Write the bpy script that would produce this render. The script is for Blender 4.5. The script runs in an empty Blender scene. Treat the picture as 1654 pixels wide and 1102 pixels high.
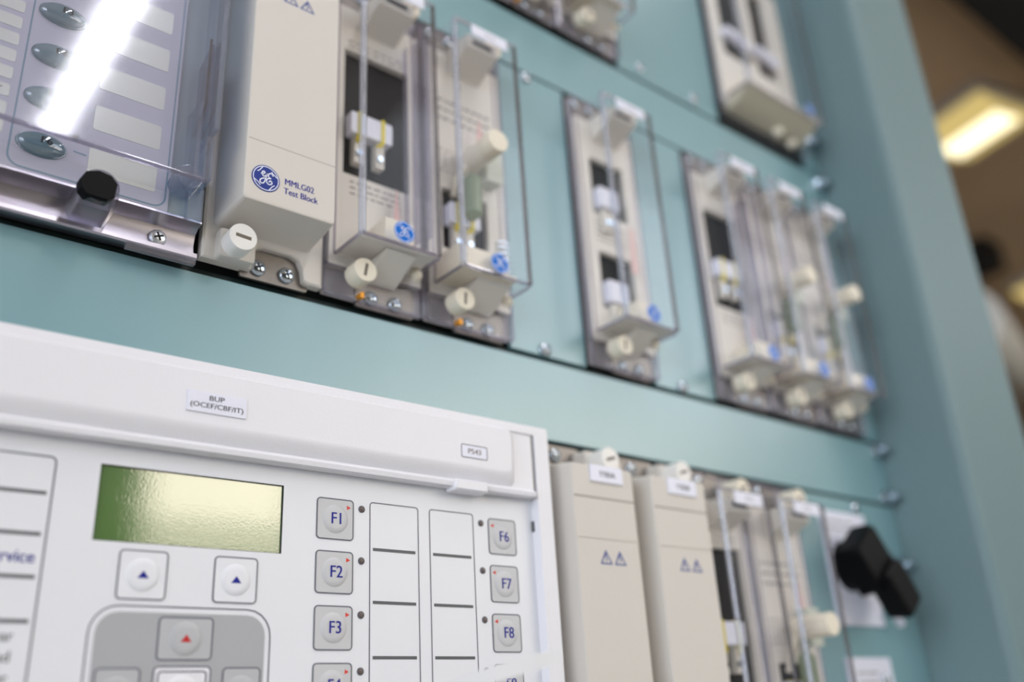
import bpy, bmesh, math, random
from mathutils import Vector, Matrix
random.seed(7)
S = 0.001            # the builders work in millimetres
Z0 = 1.30            # height of the panel datum above the floor (m)
COL = bpy.context.scene.collection
SC = bpy.context.scene

# ------------------------------------------------------------------ camera
cam_d = bpy.data.cameras.new('camera'); cam = bpy.data.objects.new('camera', cam_d); COL.objects.link(cam)
SC.camera = cam
cam_d.sensor_fit = 'HORIZONTAL'; cam_d.sensor_width = 36.0; cam_d.lens = 32.566
cam_d.clip_start = 0.01; cam_d.clip_end = 60
cam_d.dof.use_dof = True; cam_d.dof.focus_distance = 0.340; cam_d.dof.aperture_fstop = 4.0
cam_d.dof.aperture_blades = 0
Rx, Ry, Rz = (0.776063, -0.628238, -0.055158), (0.205733, 0.334875, -0.919528), (0.596154, 0.702264, 0.389134)
m = Matrix(((Rx[0], -Ry[0], -Rz[0], -0.174854),
            (Rx[1], -Ry[1], -Rz[1], -0.314107),
            (Rx[2], -Ry[2], -Rz[2], -0.079533 + Z0),
            (0, 0, 0, 1)))
cam.matrix_world = m
# ------------------------------------------------------------------ world, view
w = bpy.data.worlds.new('world'); SC.world = w; w.use_nodes = True
w.node_tree.nodes['Background'].inputs[0].default_value = (0.62, 0.68, 0.76, 1)
w.node_tree.nodes['Background'].inputs[1].default_value = 0.3
SC.view_settings.view_transform = 'Standard'; SC.view_settings.look = 'None'
SC.view_settings.exposure = -0.2; SC.view_settings.gamma = 1.0; SC.view_settings.use_curve_mapping = False
SC.cycles.max_bounces = 14; SC.cycles.transparent_max_bounces = 40; SC.cycles.transmission_bounces = 12
SC.cycles.glossy_bounces = 5; SC.cycles.diffuse_bounces = 4
TUBE = 34.0          # ceiling tube strength
WINDOW = 8.5         # far window band strength

# ------------------------------------------------------------------ materials
def lin(c):
    return tuple(((v/255.0)/12.92 if v/255.0 <= 0.04045 else (((v/255.0)+0.055)/1.055)**2.4) for v in c) + (1.0,)
MATS = {}
def mat(name, rgb, rough=0.5, metal=0.0, spec=0.5, coat=0.0, coat_rough=0.05, bump=0.0, bump_scale=800.0, vary=0.0, vary_scale=30.0):
    if name in MATS: return MATS[name]
    M = bpy.data.materials.new(name); M.use_nodes = True; nt = M.node_tree; b = nt.nodes['Principled BSDF']
    b.inputs['Base Color'].default_value = lin(rgb); b.inputs['Roughness'].default_value = rough
    b.inputs['Metallic'].default_value = metal; b.inputs['Specular IOR Level'].default_value = spec
    b.inputs['Coat Weight'].default_value = coat; b.inputs['Coat Roughness'].default_value = coat_rough
    tc = nt.nodes.new('ShaderNodeTexCoord')
    if bump > 0:
        n = nt.nodes.new('ShaderNodeTexNoise'); n.inputs['Scale'].default_value = bump_scale; n.inputs['Detail'].default_value = 2
        bp = nt.nodes.new('ShaderNodeBump'); bp.inputs['Strength'].default_value = bump; bp.inputs['Distance'].default_value = 0.0004
        nt.links.new(tc.outputs['Object'], n.inputs['Vector']); nt.links.new(n.outputs['Fac'], bp.inputs['Height'])
        nt.links.new(bp.outputs['Normal'], b.inputs['Normal'])
        if coat > 0: nt.links.new(bp.outputs['Normal'], b.inputs['Coat Normal'])
    if vary > 0:
        n = nt.nodes.new('ShaderNodeTexNoise'); n.inputs['Scale'].default_value = vary_scale; n.inputs['Detail'].default_value = 3
        mr = nt.nodes.new('ShaderNodeMapRange'); mr.inputs['To Min'].default_value = 1-vary; mr.inputs['To Max'].default_value = 1+vary*0.4
        mx = nt.nodes.new('ShaderNodeMix'); mx.data_type = 'RGBA'; mx.blend_type = 'MULTIPLY'; mx.inputs['Factor'].default_value = 1
        nt.links.new(tc.outputs['Object'], n.inputs['Vector']); nt.links.new(n.outputs['Fac'], mr.inputs['Value'])
        mx.inputs['A'].default_value = lin(rgb); nt.links.new(mr.outputs['Result'], mx.inputs['B'])
        nt.links.new(mx.outputs['Result'], b.inputs['Base Color'])
    MATS[name] = M; return M
def clear(name, tint, gloss=1.0, rough=0.03, haze=0.0):
    """clear moulded plastic sheet: tinted see-through with a fresnel reflection"""
    M = bpy.data.materials.new(name); M.use_nodes = True; nt = M.node_tree; nt.nodes.clear()
    o = nt.nodes.new('ShaderNodeOutputMaterial'); t = nt.nodes.new('ShaderNodeBsdfTransparent'); g = nt.nodes.new('ShaderNodeBsdfGlossy')
    t.inputs[0].default_value = tuple(tint)+(1,); g.inputs['Roughness'].default_value = rough
    f = nt.nodes.new('ShaderNodeFresnel'); ge = nt.nodes.new('ShaderNodeNewGeometry'); io = nt.nodes.new('ShaderNodeMapRange')
    io.inputs['To Min'].default_value = 1.49; io.inputs['To Max'].default_value = 1/1.49      # same sheet reflectance from inside and outside
    nt.links.new(ge.outputs['Backfacing'], io.inputs['Value']); nt.links.new(io.outputs['Result'], f.inputs[0])
    mu = nt.nodes.new('ShaderNodeMath'); mu.operation = 'MULTIPLY'; mu.inputs[1].default_value = gloss; mu.use_clamp = True
    mx = nt.nodes.new('ShaderNodeMixShader')
    nt.links.new(f.outputs[0], mu.inputs[0]); nt.links.new(mu.outputs[0], mx.inputs[0])
    last = t.outputs[0]
    if haze > 0:
        d = nt.nodes.new('ShaderNodeBsdfDiffuse'); d.inputs[0].default_value = (0.8, 0.8, 0.86, 1)
        m2 = nt.nodes.new('ShaderNodeMixShader'); m2.inputs[0].default_value = haze
        nt.links.new(last, m2.inputs[1]); nt.links.new(d.outputs[0], m2.inputs[2]); last = m2.outputs[0]
    nt.links.new(last, mx.inputs[1]); nt.links.new(g.outputs[0], mx.inputs[2]); nt.links.new(mx.outputs[0], o.inputs[0])
    MATS[name] = M; return M
def glass(name, tint, rough=0.02):
    M = mat(name, (255, 255, 255), rough); b = M.node_tree.nodes['Principled BSDF']
    b.inputs['Base Color'].default_value = tuple(tint)+(1,); b.inputs['Transmission Weight'].default_value = 1.0; b.inputs['IOR'].default_value = 1.49
    return M
def emit(name, rgb, s):
    M = bpy.data.materials.new(name); M.use_nodes = True; nt = M.node_tree; nt.nodes.clear()
    o = nt.nodes.new('ShaderNodeOutputMaterial'); e = nt.nodes.new('ShaderNodeEmission')
    e.inputs[0].default_value = lin(rgb); e.inputs[1].default_value = s; nt.links.new(e.outputs[0], o.inputs[0])
    MATS[name] = M; return M

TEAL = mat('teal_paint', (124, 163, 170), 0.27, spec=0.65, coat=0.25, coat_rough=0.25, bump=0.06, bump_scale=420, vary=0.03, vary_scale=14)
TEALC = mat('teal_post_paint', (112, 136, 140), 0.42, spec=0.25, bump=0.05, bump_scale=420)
TEALD = mat('teal_gap_shade', (36, 52, 52), 0.5)  # darkened teal, the shade inside the plate gaps put into the colour
GAP = mat('dark_gap', (22, 30, 30), 0.7)
WHITE = mat('white_plastic', (229, 229, 235), 0.42, bump=0.12, bump_scale=1500)
MEMB = mat('white_membrane', (226, 228, 234), 0.38)
BEIGE = mat('beige_moulding', (208, 203, 196), 0.5, bump=0.08, bump_scale=1600)
CREAM = mat('cream_nylon', (228, 220, 202), 0.45)
IVORY = mat('ivory_plastic', (222, 218, 210), 0.45)
KNOBW = mat('white_nylon', (232, 230, 226), 0.42)
BLACK = mat('black_plastic', (6, 6, 9), 0.5, spec=0.12)
PIT = mat('black_interior', (9, 9, 12), 0.6, spec=0.25)
SLOT = mat('slot_shadow_grey', (112, 104, 92), 0.7)
STEEL = mat('zinc_steel', (190, 200, 210), 0.16, metal=1.0)
STEELP = mat('steel_plate', (132, 127, 123), 0.45, metal=0.8, vary=0.15, vary_scale=300)
ALU = mat('satin_aluminium', (172, 168, 176), 0.3, metal=0.97, bump=0.05, bump_scale=900)
LCDM = mat('lcd_green', (66, 108, 32), 0.3, spec=0.5, coat=1.0, coat_rough=0.04, bump=0.035, bump_scale=1300)
LCDM.node_tree.nodes['Principled BSDF'].inputs['Coat IOR'].default_value = 2.0
KEYG = mat('key_grey', (196, 197, 200), 0.42)
PADG = mat('pad_grey', (168, 170, 174), 0.45)
KEYR = mat('pad_key_grey', (180, 182, 186), 0.42)
LINE = mat('outline_slate', (88, 92, 104), 0.5)
BAR = mat('divider_grey', (86, 88, 92), 0.5)
NAVY = mat('ink_navy', (16, 28, 138), 0.45, spec=0.3)
INKB = mat('ink_blue', (40, 62, 140), 0.45)
RED = mat('ink_red', (214, 48, 30), 0.45)
REDK = mat('arrow_red', (190, 20, 24), 0.45)
DARK = mat('ink_dark', (22, 20, 40), 0.5, spec=0.3)
FAINT = mat('ink_faint', (120, 112, 108), 0.5)
LED = mat('unlit_led', (96, 84, 80), 0.3)
GEB = mat('badge_blue', (12, 44, 134), 0.5, spec=0.3)
GEC = mat('badge_bright_blue', (6, 108, 206), 0.6, spec=0.15)
BADW = mat('badge_white', (225, 230, 245), 0.4)
LABW = mat('label_white', (226, 228, 242), 0.4)
YEL = mat('yellow_tie', (226, 208, 40), 0.45)
ORG = mat('brass_clip', (224, 150, 30), 0.4, metal=0.3)
PINK = mat('pink_card', (226, 190, 186), 0.6)
GREEN = mat('green_capacitor', (132, 146, 120), 0.35)
PALEG = mat('pale_board_green', (206, 212, 200), 0.5)
LILAC = mat('lilac_membrane', (176, 176, 192), 0.4)
TRACE = mat('slate_blue_trace', (112, 138, 156), 0.45)
WINL = mat('legend_window', (206, 209, 204), 0.2, coat=0.6)
DOME = mat('domed_key_slate', (96, 122, 134), 0.06, spec=0.8, coat=1.0, coat_rough=0.02)
SEAMM = mat('seam_grey', (150, 144, 138), 0.6)
CLR = clear('clear_cover', (0.975, 0.973, 0.982), 0.38, 0.06, haze=0.012)
CLRB = clear('clear_front_pane', (0.96, 0.965, 0.99), 1.0, 0.06, haze=0.03)
EDGE = clear('clear_moulded_edge', (0.72, 0.70, 0.77), 1.4, 0.12, haze=0.10)
EDGEB = clear('blue_tinged_edge', (0.72, 0.80, 0.90), 1.8, 0.05, haze=0.12)
BEADL = clear('corner_highlight', (0.80, 0.84, 0.92), 2.2, 0.15, haze=0.22)  # whitish haze paints the edge highlight into the clear plastic
BEADD = clear('edge_dark_refraction', (0.46, 0.43, 0.43), 1.2, 0.12, haze=0.06)  # same clear plastic, the dark line of refraction put into the tint
STRAP = mat('milky_strap', (226, 228, 232), 0.5)

# ------------------------------------------------------------------ mesh builders (x right, h out of the panel, z up, in mm)
def rr(x0, x1, z0, z1, r, n=5):
    r = min(r, (x1-x0)/2-1e-4, (z1-z0)/2-1e-4)
    if r <= 0.01: return [(x0, z0), (x1, z0), (x1, z1), (x0, z1)]
    P = []
    for cx, cz, a0 in ((x1-r, z0+r, -90), (x1-r, z1-r, 0), (x0+r, z1-r, 90), (x0+r, z0+r, 180)):
        for i in range(n+1):
            a = math.radians(a0+90*i/n); P.append((cx+r*math.cos(a), cz+r*math.sin(a)))
    return P
def circ(cx, cz, r, n=28, sz=1.0):
    return [(cx+r*math.cos(2*math.pi*i/n), cz+r*sz*math.sin(2*math.pi*i/n)) for i in range(n)]
class B:
    def __init__(s): s.bm = bmesh.new()
    def loft(s, loops, cap0=True, cap1=True):
        """loops: list of (h, [(x,z)...]) ordered outwards"""
        rings = [[s.bm.verts.new((x, -h, z)) for x, z in pts] for h, pts in loops]
        n = len(rings[0])
        for a, b in zip(rings, rings[1:]):
            for i in range(n):
                j = (i+1) % n
                s.bm.faces.new((a[i], a[j], b[j], b[i]))
        if cap0: s.bm.faces.new(list(reversed(rings[0])))
        if cap1: s.bm.faces.new(rings[-1])
        return s
    def box(s, x0, x1, h0, h1, z0, z1, r=0.0, e=0.0):
        if e > 0:
            return s.loft([(h0, rr(x0, x1, z0, z1, r)), (h1-e, rr(x0, x1, z0, z1, r)),
                           (h1-e*0.3, rr(x0+e*0.3, x1-e*0.3, z0+e*0.3, z1-e*0.3, max(r-e*0.3, 0.02 if r > 0.01 else 0))),
                           (h1, rr(x0+e, x1-e, z0+e, z1-e, max(r-e, 0.02 if r > 0.01 else 0)))])
        return s.loft([(h0, rr(x0, x1, z0, z1, r)), (h1, rr(x0, x1, z0, z1, r))])
    def cyl(s, cx, cz, h0, h1, r, e=0.0, n=28, r0=None):
        r0 = r0 or r
        L = [(h0, circ(cx, cz, r0, n))]
        if e > 0: L += [(h1-e, circ(cx, cz, r, n)), (h1-e*0.3, circ(cx, cz, r-e*0.3, n)), (h1, circ(cx, cz, r-e, n))]
        else: L += [(h1, circ(cx, cz, r, n))]
        return s.loft(L)
    def dome(s, cx, cz, h0, hh, r, n=28, sz=1.0, k=7):
        L = []
        for i in range(k):
            a = (math.pi/2)*i/k; L.append((h0+hh*math.sin(a), circ(cx, cz, r*math.cos(a), n, sz)))
        L.append((h0+hh, circ(cx, cz, r*0.02, n, sz)))
        return s.loft(L, cap0=False)
    def ring(s, outer, inner, h0, h1):
        n = len(outer)
        V = [[s.bm.verts.new((x, -h, z)) for x, z in p] for h, p in ((h0, outer), (h1, outer), (h1, inner), (h0, inner))]
        for a, b in zip(V, V[1:]):
            for i in range(n):
                j = (i+1) % n; s.bm.faces.new((a[i], a[j], b[j], b[i]))
        return s
    def frame(s, x0, x1, z0, z1, r, t, h0, h1):
        return s.ring(rr(x0, x1, z0, z1, r), rr(x0+t, x1-t, z0+t, z1-t, max(r-t, 0.05)), h0, h1)
    def poly(s, pts, h0, h1):
        return s.loft([(h0, pts), (h1, pts)])
    def prism_x(s, prof, x0, x1):
        """prof: (h,z) closed outline extruded along x"""
        a = [s.bm.verts.new((x0, -h, z)) for h, z in prof]; b = [s.bm.verts.new((x1, -h, z)) for h, z in prof]
        n = len(a)
        for i in range(n):
            j = (i+1) % n; s.bm.faces.new((a[i], a[j], b[j], b[i]))
        s.bm.faces.new(a); s.bm.faces.new(list(reversed(b))); return s
    def prism_z(s, prof, z0, z1):
        """prof: (x,h) closed outline extruded along z"""
        a = [s.bm.verts.new((x, -h, z0)) for x, h in prof]; b = [s.bm.verts.new((x, -h, z1)) for x, h in prof]
        n = len(a)
        for i in range(n):
            j = (i+1) % n; s.bm.faces.new((a[i], a[j], b[j], b[i]))
        s.bm.faces.new(a); s.bm.faces.new(list(reversed(b))); return s
    def ribbon(s, pts, wid, h, hh=0.05, smooth=True):
        """flat stroke through 2-D points"""
        if smooth and len(pts) > 2:
            Q = []
            P = [pts[0]]+list(pts)+[pts[-1]]
            for i in range(1, len(P)-2):
                for k in range(6):
                    t = k/6.0
                    q = []
                    for d in (0, 1):
                        p0, p1, p2, p3 = P[i-1][d], P[i][d], P[i+1][d], P[i+2][d]
                        q.append(0.5*((2*p1)+(-p0+p2)*t+(2*p0-5*p1+4*p2-p3)*t*t+(-p0+3*p1-3*p2+p3)*t**3))
                    Q.append(tuple(q))
            Q.append(pts[-1]); pts = Q
        L, Rr = [], []
        for i, p in enumerate(pts):
            a = pts[max(i-1, 0)]; b = pts[min(i+1, len(pts)-1)]
            dx, dz = b[0]-a[0], b[1]-a[1]; l = math.hypot(dx, dz) or 1; nx, nz = -dz/l*wid/2, dx/l*wid/2
            L.append(s.bm.verts.new((p[0]+nx, -h-hh, p[1]+nz))); Rr.append(s.bm.verts.new((p[0]-nx, -h-hh, p[1]-nz)))
        for i in range(len(pts)-1): s.bm.faces.new((L[i], Rr[i], Rr[i+1], L[i+1]))
        return s
    def tube(s, path, r, n=10):
        """path: list of (x,h,z)"""
        P = [Vector((x, -h, z)) for x, h, z in path]; rings = []
        up = None
        for i, p in enumerate(P):
            d = (P[min(i+1, len(P)-1)]-P[max(i-1, 0)]).normalized()
            if up is None: up = Vector((0, 0, 1)) if abs(d.z) < .9 else Vector((1, 0, 0))
            u = d.cross(up).normalized(); v = u.cross(d).normalized(); up = v
            rad = r[i] if isinstance(r, (list, tuple)) else r
            rings.append([s.bm.verts.new(p+u*rad*math.cos(2*math.pi*k/n)+v*rad*math.sin(2*math.pi*k/n)) for k in range(n)])
        for a, b in zip(rings, rings[1:]):
            for i in range(n):
                j = (i+1) % n; s.bm.faces.new((a[i], a[j], b[j], b[i]))
        s.bm.faces.new(rings[0]); s.bm.faces.new(list(reversed(rings[-1]))); return s
    def text(s, txt, x, z, h, size, align='LEFT', sx=1.0, ext=0.0, rot=0.0, off=0.0, bold=0.0):
        """cap height = size mm, baseline at z"""
        c = bpy.data.curves.new('tmp', 'FONT'); c.body = txt; c.align_x = align; c.size = size/0.70; c.resolution_u = 3
        c.offset = off
        o = bpy.data.objects.new('tmp', c); COL.objects.link(o)
        me = bpy.data.meshes.new_from_object(o.evaluated_get(bpy.context.evaluated_depsgraph_get()))
        ca, sa = math.cos(rot), math.sin(rot)
        for k, dx in enumerate((0.0, bold) if bold > 0 else (0.0,)):
            vs = [s.bm.verts.new((x+dx+sx*v.co.x*ca-v.co.y*sa, -h-k*0.004, z+sx*v.co.x*sa+v.co.y*ca)) for v in me.vertices]
            for p in me.polygons:
                try: s.bm.faces.new([vs[i] for i in p.vertices])
                except ValueError: pass
        bpy.data.objects.remove(o); bpy.data.curves.remove(c); bpy.data.meshes.remove(me); return s
    def build(s, name, m, parent=None, label=None, stuff=False):
        bmesh.ops.recalc_face_normals(s.bm, faces=s.bm.faces[:])
        bmesh.ops.scale(s.bm, vec=(S, S, S), verts=s.bm.verts[:])
        me = bpy.data.meshes.new(name); s.bm.to_mesh(me); s.bm.free()
        for p in me.polygons: p.use_smooth = True
        me.set_sharp_from_angle(angle=math.radians(32))
        me.materials.append(m)
        o = bpy.data.objects.new(name, me); COL.objects.link(o)
        wn = o.modifiers.new('weighted_normals', 'WEIGHTED_NORMAL'); wn.keep_sharp = True; wn.weight = 100
        if parent is not None: o.parent = parent
        if label: o['label'] = label
        return o
def flat(bm_builder, name, m, parent, label=None):
    """printed ink: faces all turned to the viewer of the panel"""
    for f in bm_builder.bm.faces:
        f.normal_update()
        if f.normal.y > 0: f.normal_flip()
    bm = bm_builder.bm
    bmesh.ops.scale(bm, vec=(S, S, S), verts=bm.verts[:])
    me = bpy.data.meshes.new(name); bm.to_mesh(me); bm.free(); me.materials.append(m)
    o = bpy.data.objects.new(name, me); COL.objects.link(o); o.parent = parent
    if label: o['label'] = label
    return o
def thing(name, label, cat, x=0, z=0, h=0, group=None):
    o = bpy.data.objects.new(name, None); COL.objects.link(o); o.empty_display_size = 0.01
    o.location = (x*S, -h*S, Z0+z*S); o['label'] = label; o['category'] = cat
    if group: o['group'] = group
    return o
def struct(name, o): o.name = name; o['kind'] = 'structure'; return o
def mesh_box(name, m, a, b, kind=None, parent=None):
    bm = bmesh.new(); bmesh.ops.create_cube(bm, size=1)
    for v in bm.verts: v.co = Vector([(a[i]+b[i])/2+v.co[i]*(b[i]-a[i]) for i in range(3)])
    me = bpy.data.meshes.new(name); bm.to_mesh(me); bm.free(); me.materials.append(m)
    o = bpy.data.objects.new(name, me); COL.objects.link(o)
    if kind: o['kind'] = kind
    if parent: o.parent = parent
    return o

# ------------------------------------------------------------------ the room
CEIL = Z0-0.08+3.0
cm = mat('ceiling_brown', (196, 168, 136), 0.9, vary=0.4, vary_scale=0.9)
wm = mat('hall_wall', (150, 136, 118), 0.85, vary=0.2, vary_scale=0.5)
fm = mat('floor_grey', (186, 184, 178), 0.5, vary=0.1, vary_scale=2)
mesh_box('floor', fm, (-5, -6.2, -0.1), (10.2, 6.2, 0), 'structure')
mesh_box('ceiling', cm, (-5, -6.2, CEIL), (10.2, 6.2, CEIL+0.1), 'structure')
mesh_box('wall_left', wm, (-5.1, -6.2, 0), (-5, 6.2, CEIL), 'structure')
mesh_box('wall_right', wm, (10.1, -6.2, 0), (10.2, 6.2, CEIL), 'structure')
mesh_box('wall_back', wm, (-5, 6.1, 0), (10.2, 6.2, CEIL), 'structure')
WZ0, WZ1 = Z0+1.19, Z0-0.08+2.35
WX0, WX1 = 1.85, 7.6
wfm = mat('dark_end_wall', (62, 64, 58), 0.8, vary=0.2, vary_scale=0.7)
mesh_box('wall_front', wfm, (-5, -6.2, 0), (10.2, -6.1, WZ0), 'structure')
mesh_box('wall_front.001', wfm, (-5, -6.2, WZ1), (10.2, -6.1, CEIL), 'structure')
mesh_box('wall_front.002', wfm, (-5, -6.2, WZ0), (WX0, -6.1, WZ1), 'structure')
mesh_box('wall_front.003', wfm, (WX1, -6.2, WZ0), (10.2, -6.1, WZ1), 'structure')
o = mesh_box('window_1', emit('daylit_window', (255, 242, 222), WINDOW), (WX0, -6.19, WZ0), (WX1, -6.16, WZ1), 'structure')
SKY = 4.6
mesh_box('window_2', emit('daylit_skylight', (236, 244, 255), SKY), (2.0, -6.0, CEIL-0.03), (8.2, -3.0, CEIL-0.01), 'structure')
mesh_box('window_4', MATS['daylit_window'], (3.6, -6.09, WZ1+0.02), (8.2, -6.07, CEIL-0.1), 'structure')
mesh_box('side_fill_panel', emit('side_fill_glow', (236, 244, 255), 7.5), (-4.99, -5.4, 0.9), (-4.97, -0.6, 3.6), 'structure')  # added glow with no known source, lifts the left-facing sides
wf = mat('window_frame', (150, 150, 150), 0.5)
mesh_box('trim_9', wf, (WX0, -6.16, Z0+1.30), (WX1, -6.1, Z0+1.38), 'structure')
for i in range(6):
    x = WX0+(WX1-WX0)*i/5
    mesh_box('trim_%d' % (i+1), wf, (x-0.02, -6.16, WZ0), (x+0.02, -6.1, WZ1), 'structure')
bmk = mat('dark_steel_beam', (16, 13, 11), 0.8)
mesh_box('trim_7', bmk, (0.8, 0.10, CEIL-0.26), (10.1, 0.78, CEIL), 'structure')
mesh_box('trim_8', bmk, (6.05, 1.9, CEIL-0.2), (6.3, 6.1, CEIL), 'structure')
# ceiling fixtures
DIFF = emit('warm_diffuser', (232, 205, 130), 0.95)
CORE = emit('lamp_core', (255, 244, 205), 2.4)
TUBEM = emit('cool_tube', (250, 250, 255), TUBE)
HOUS = mat('fixture_housing', (200, 196, 188), 0.5)
def luminaire(label, x, y, wx, ly, rot, group):
    t = bpy.data.objects.new('ceiling_light', None); COL.objects.link(t); t.location = (x, y, CEIL-0.07); t.rotation_euler.z = rot
    t['label'] = label; t['category'] = 'ceiling light'
    if group: t['group'] = group
    mesh_box('housing', HOUS, (-wx/2-0.01, -ly/2-0.01, 0.0), (wx/2+0.01, ly/2+0.01, 0.07), parent=t)
    # dished diffuser
    bm = bmesh.new(); n = 12; R = []
    for i in range(n+1):
        u = -1+2*i/n; R.append((bm.verts.new((u*wx/2, -ly/2, -0.05*(1-u*u))), bm.verts.new((u*wx/2, ly/2, -0.05*(1-u*u)))))
    for a, b in zip(R, R[1:]): bm.faces.new((a[0], b[0], b[1], a[1]))
    me = bpy.data.meshes.new('diffuser'); bm.to_mesh(me); bm.free(); me.materials.append(DIFF)
    d = bpy.data.objects.new('diffuser', me); COL.objects.link(d); d.parent = t
    mesh_box('lamp', CORE, (-wx*0.17, -ly/2+0.05, -0.062), (wx*0.17, ly/2-0.05, -0.052), parent=t)
luminaire('glowing warm square ceiling light seen past the teal cabinet post', 4.60, 1.27, 0.50, 0.47, math.radians(-14), None)
luminaire('smaller distant ceiling light at the frame edge below the large one', 7.2, 1.93, 0.45, 0.40, math.radians(-14), None)
for x, y0, y1, lb in ((0.59, -4.4, -0.6, 'long ceiling tube trunk over the aisle that glints in the clear relay cover'),
                      (2.0, -1.5, -0.35, 'short unseen tube added above the teal cabinet for sparkle on the screws')):  # this second tube is added for sparkle on screws and top edges
    t = bpy.data.objects.new('tube_light', None); COL.objects.link(t); t.location = (x, (y0+y1)/2, CEIL); t['label'] = lb; t['category'] = 'ceiling light'
    mesh_box('housing', HOUS, (-0.12, (y0-y1)/2-0.03, -0.05), (0.12, (y1-y0)/2+0.03, -0.001), parent=t)
    mesh_box('tube', TUBEM, (-0.058, (y0-y1)/2, -0.08), (0.058, (y1-y0)/2, -0.051), parent=t)
# pale duct low in the distance
bb = B(); dm = mat('pale_duct', (205, 205, 200), 0.5)
du = bb.tube([(-1600, 500, -380), (0, 0, 0), (1600, -500, 380), (3200, -1000, 700)], 150, 16).build('air_duct', dm)
du.location = (5.35, 1.75, Z0-0.08+1.92); du['label'] = 'pale round duct in the dim hall beyond the post'; du['category'] = 'duct'

# ------------------------------------------------------------------ the cabinet face
cab = thing('relay_cabinet', 'teal painted steel cabinet face carrying all the relays and blocks', 'cabinet', 0, 0)
GX0, GX1 = -330, 420
def strip(z0, z1, name='blanking_strip'):
    return B().box(GX0, GX1-0.8, -3, 0, z0, z1, 0, 0.5).build(name, TEAL, cab)
strip(47.5, 88.2); strip(266.2, 305.2); strip(-172, -131); strip(484.5, 558)
B().box(GX0, GX1, -9, -7, -200, 560).build('backing_frame', GAP, cab)  # dark sheet, shade seen through the gaps put into its colour
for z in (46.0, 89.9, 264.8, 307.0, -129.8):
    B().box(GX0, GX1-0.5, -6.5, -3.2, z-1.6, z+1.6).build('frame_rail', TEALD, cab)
for x0, x1, z0 in ((90.9, 141.2, 0), (193.6, 244.3, 0), (399.4, 419.2, 0), (195, 294.2, 1), (399, 419.2, 1), (299.4, 419.2, -1), (-330, 88.5, 1)):
    a, b = ((91.0, 264.2) if z0 == 0 else ((308.2, 483) if z0 == 1 else (-129, 45.4)))
    B().box(x0, x1, -3, 0, a, b, 0.4, 0.5).build('blanking_plate', TEAL, cab)
def screw(x, z, h, r, parent, name='screw', cross=True, m=STEEL):
    b = B(); L = [(h, circ(x, z, r)), (h+0.8, circ(x, z, r))]
    for i in range(1, 6):
        a = math.pi/2*i/6; L.append((h+0.8+r*0.42*math.sin(a), circ(x, z, r*math.cos(a)*0.98)))
    b.loft(L, cap0=False)
    o = b.build(name, m, parent)
    if cross:
        c = B(); hh = h+0.8+r*0.42+0.02
        for k in (0.4, 0.4+math.pi/2):
            dx, dz = math.cos(k), math.sin(k); l, q = r*0.52, r*0.11
            c.loft([(hh-r*0.2, [(x-dx*l+dz*q, z-dz*l-dx*q), (x+dx*l+dz*q, z+dz*l-dx*q), (x+dx*l-dz*q, z+dz*l+dx*q), (x-dx*l-dz*q, z-dz*l+dx*q)]),
                    (hh, [(x-dx*l+dz*q, z-dz*l-dx*q), (x+dx*l+dz*q, z+dz*l-dx*q), (x+dx*l-dz*q, z+dz*l+dx*q), (x-dx*l-dz*q, z-dz*l+dx*q)])])
        c.build('cross_slot', GAP, o)
    return o
for x, z in ((112.5, 94.2), (214.5, 93.4), (113.0, 261.2), (214.8, 316.2), (267.5, 314.8), (369.5, 40.6)):
    screw(x, z, 0, 3.6, cab, 'plate_screw')
for x, z in ((412.5, 83.8), (412.5, 51.2), (412.5, 6.4), (412.5, 297.0), (412.5, 335.5)):
    b = B(); b.cyl(x, z, 0, 1.2, 6.0, 0.3); b.loft([(1.2, circ(x, z, 4.6, 6)), (5.5, circ(x, z, 4.6, 6))]); b.cyl(x, z, 5.5, 9.5, 2.5, 0.4)
    b.build('corner_bolt', STEEL, cab)
# the upright post
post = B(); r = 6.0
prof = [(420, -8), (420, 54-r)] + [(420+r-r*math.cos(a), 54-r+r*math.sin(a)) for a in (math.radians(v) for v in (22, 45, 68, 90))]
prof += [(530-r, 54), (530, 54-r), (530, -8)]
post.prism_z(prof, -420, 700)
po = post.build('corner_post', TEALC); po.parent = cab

# ------------------------------------------------------------------ marks shared by several things
def monogram(cx, cz, r, h, parent, disc, name='badge', lw=0.08):
    d = B().loft([(h, circ(cx, cz, r, 40)), (h+0.18, circ(cx, cz, r, 40))]).build(name, disc, parent)
    s = B()
    s.ring(circ(cx, cz, r*0.93, 40), circ(cx, cz, r*0.87, 40), h+0.19, h+0.22)
    P = lambda pts: [(cx+a*r, cz+b*r) for a, b in pts]
    wd = r*lw
    s.ribbon(P([(-0.38, 0.30), (-0.30, 0.27), (-0.2, 0.3), (-0.1, 0.42), (-0.17, 0.5), (-0.28, 0.42), (-0.24, 0.18), (-0.12, 0.12), (0.02, 0.28), (0.08, 0.4),
                (0.0, 0.08), (-0.1, -0.3), (-0.24, -0.46), (-0.4, -0.4), (-0.38, -0.2), (-0.2, -0.06), (0.04, 0.0)]), wd, h+0.2)
    s.ribbon(P([(0.5, 0.32), (0.42, 0.46), (0.3, 0.48), (0.16, 0.34), (0.18, 0.16), (0.34, 0.08), (0.14, 0.02), (0.04, -0.16), (0.12, -0.36),
                (0.3, -0.4), (0.44, -0.26), (0.36, -0.1), (0.24, -0.16), (0.26, -0.24)]), wd, h+0.2)
    for k in range(4):
        a0 = math.radians(90*k+18)
        s.ribbon([(cx+r*q*math.cos(a0+t), cz+r*q*math.sin(a0+t)) for t, q in ((0, .86), (0.25, .74), (0.5, .69), (0.72, .74))], wd*0.8, h+0.2)
    flat(s, 'monogram', BADW, d)
    return d
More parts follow.
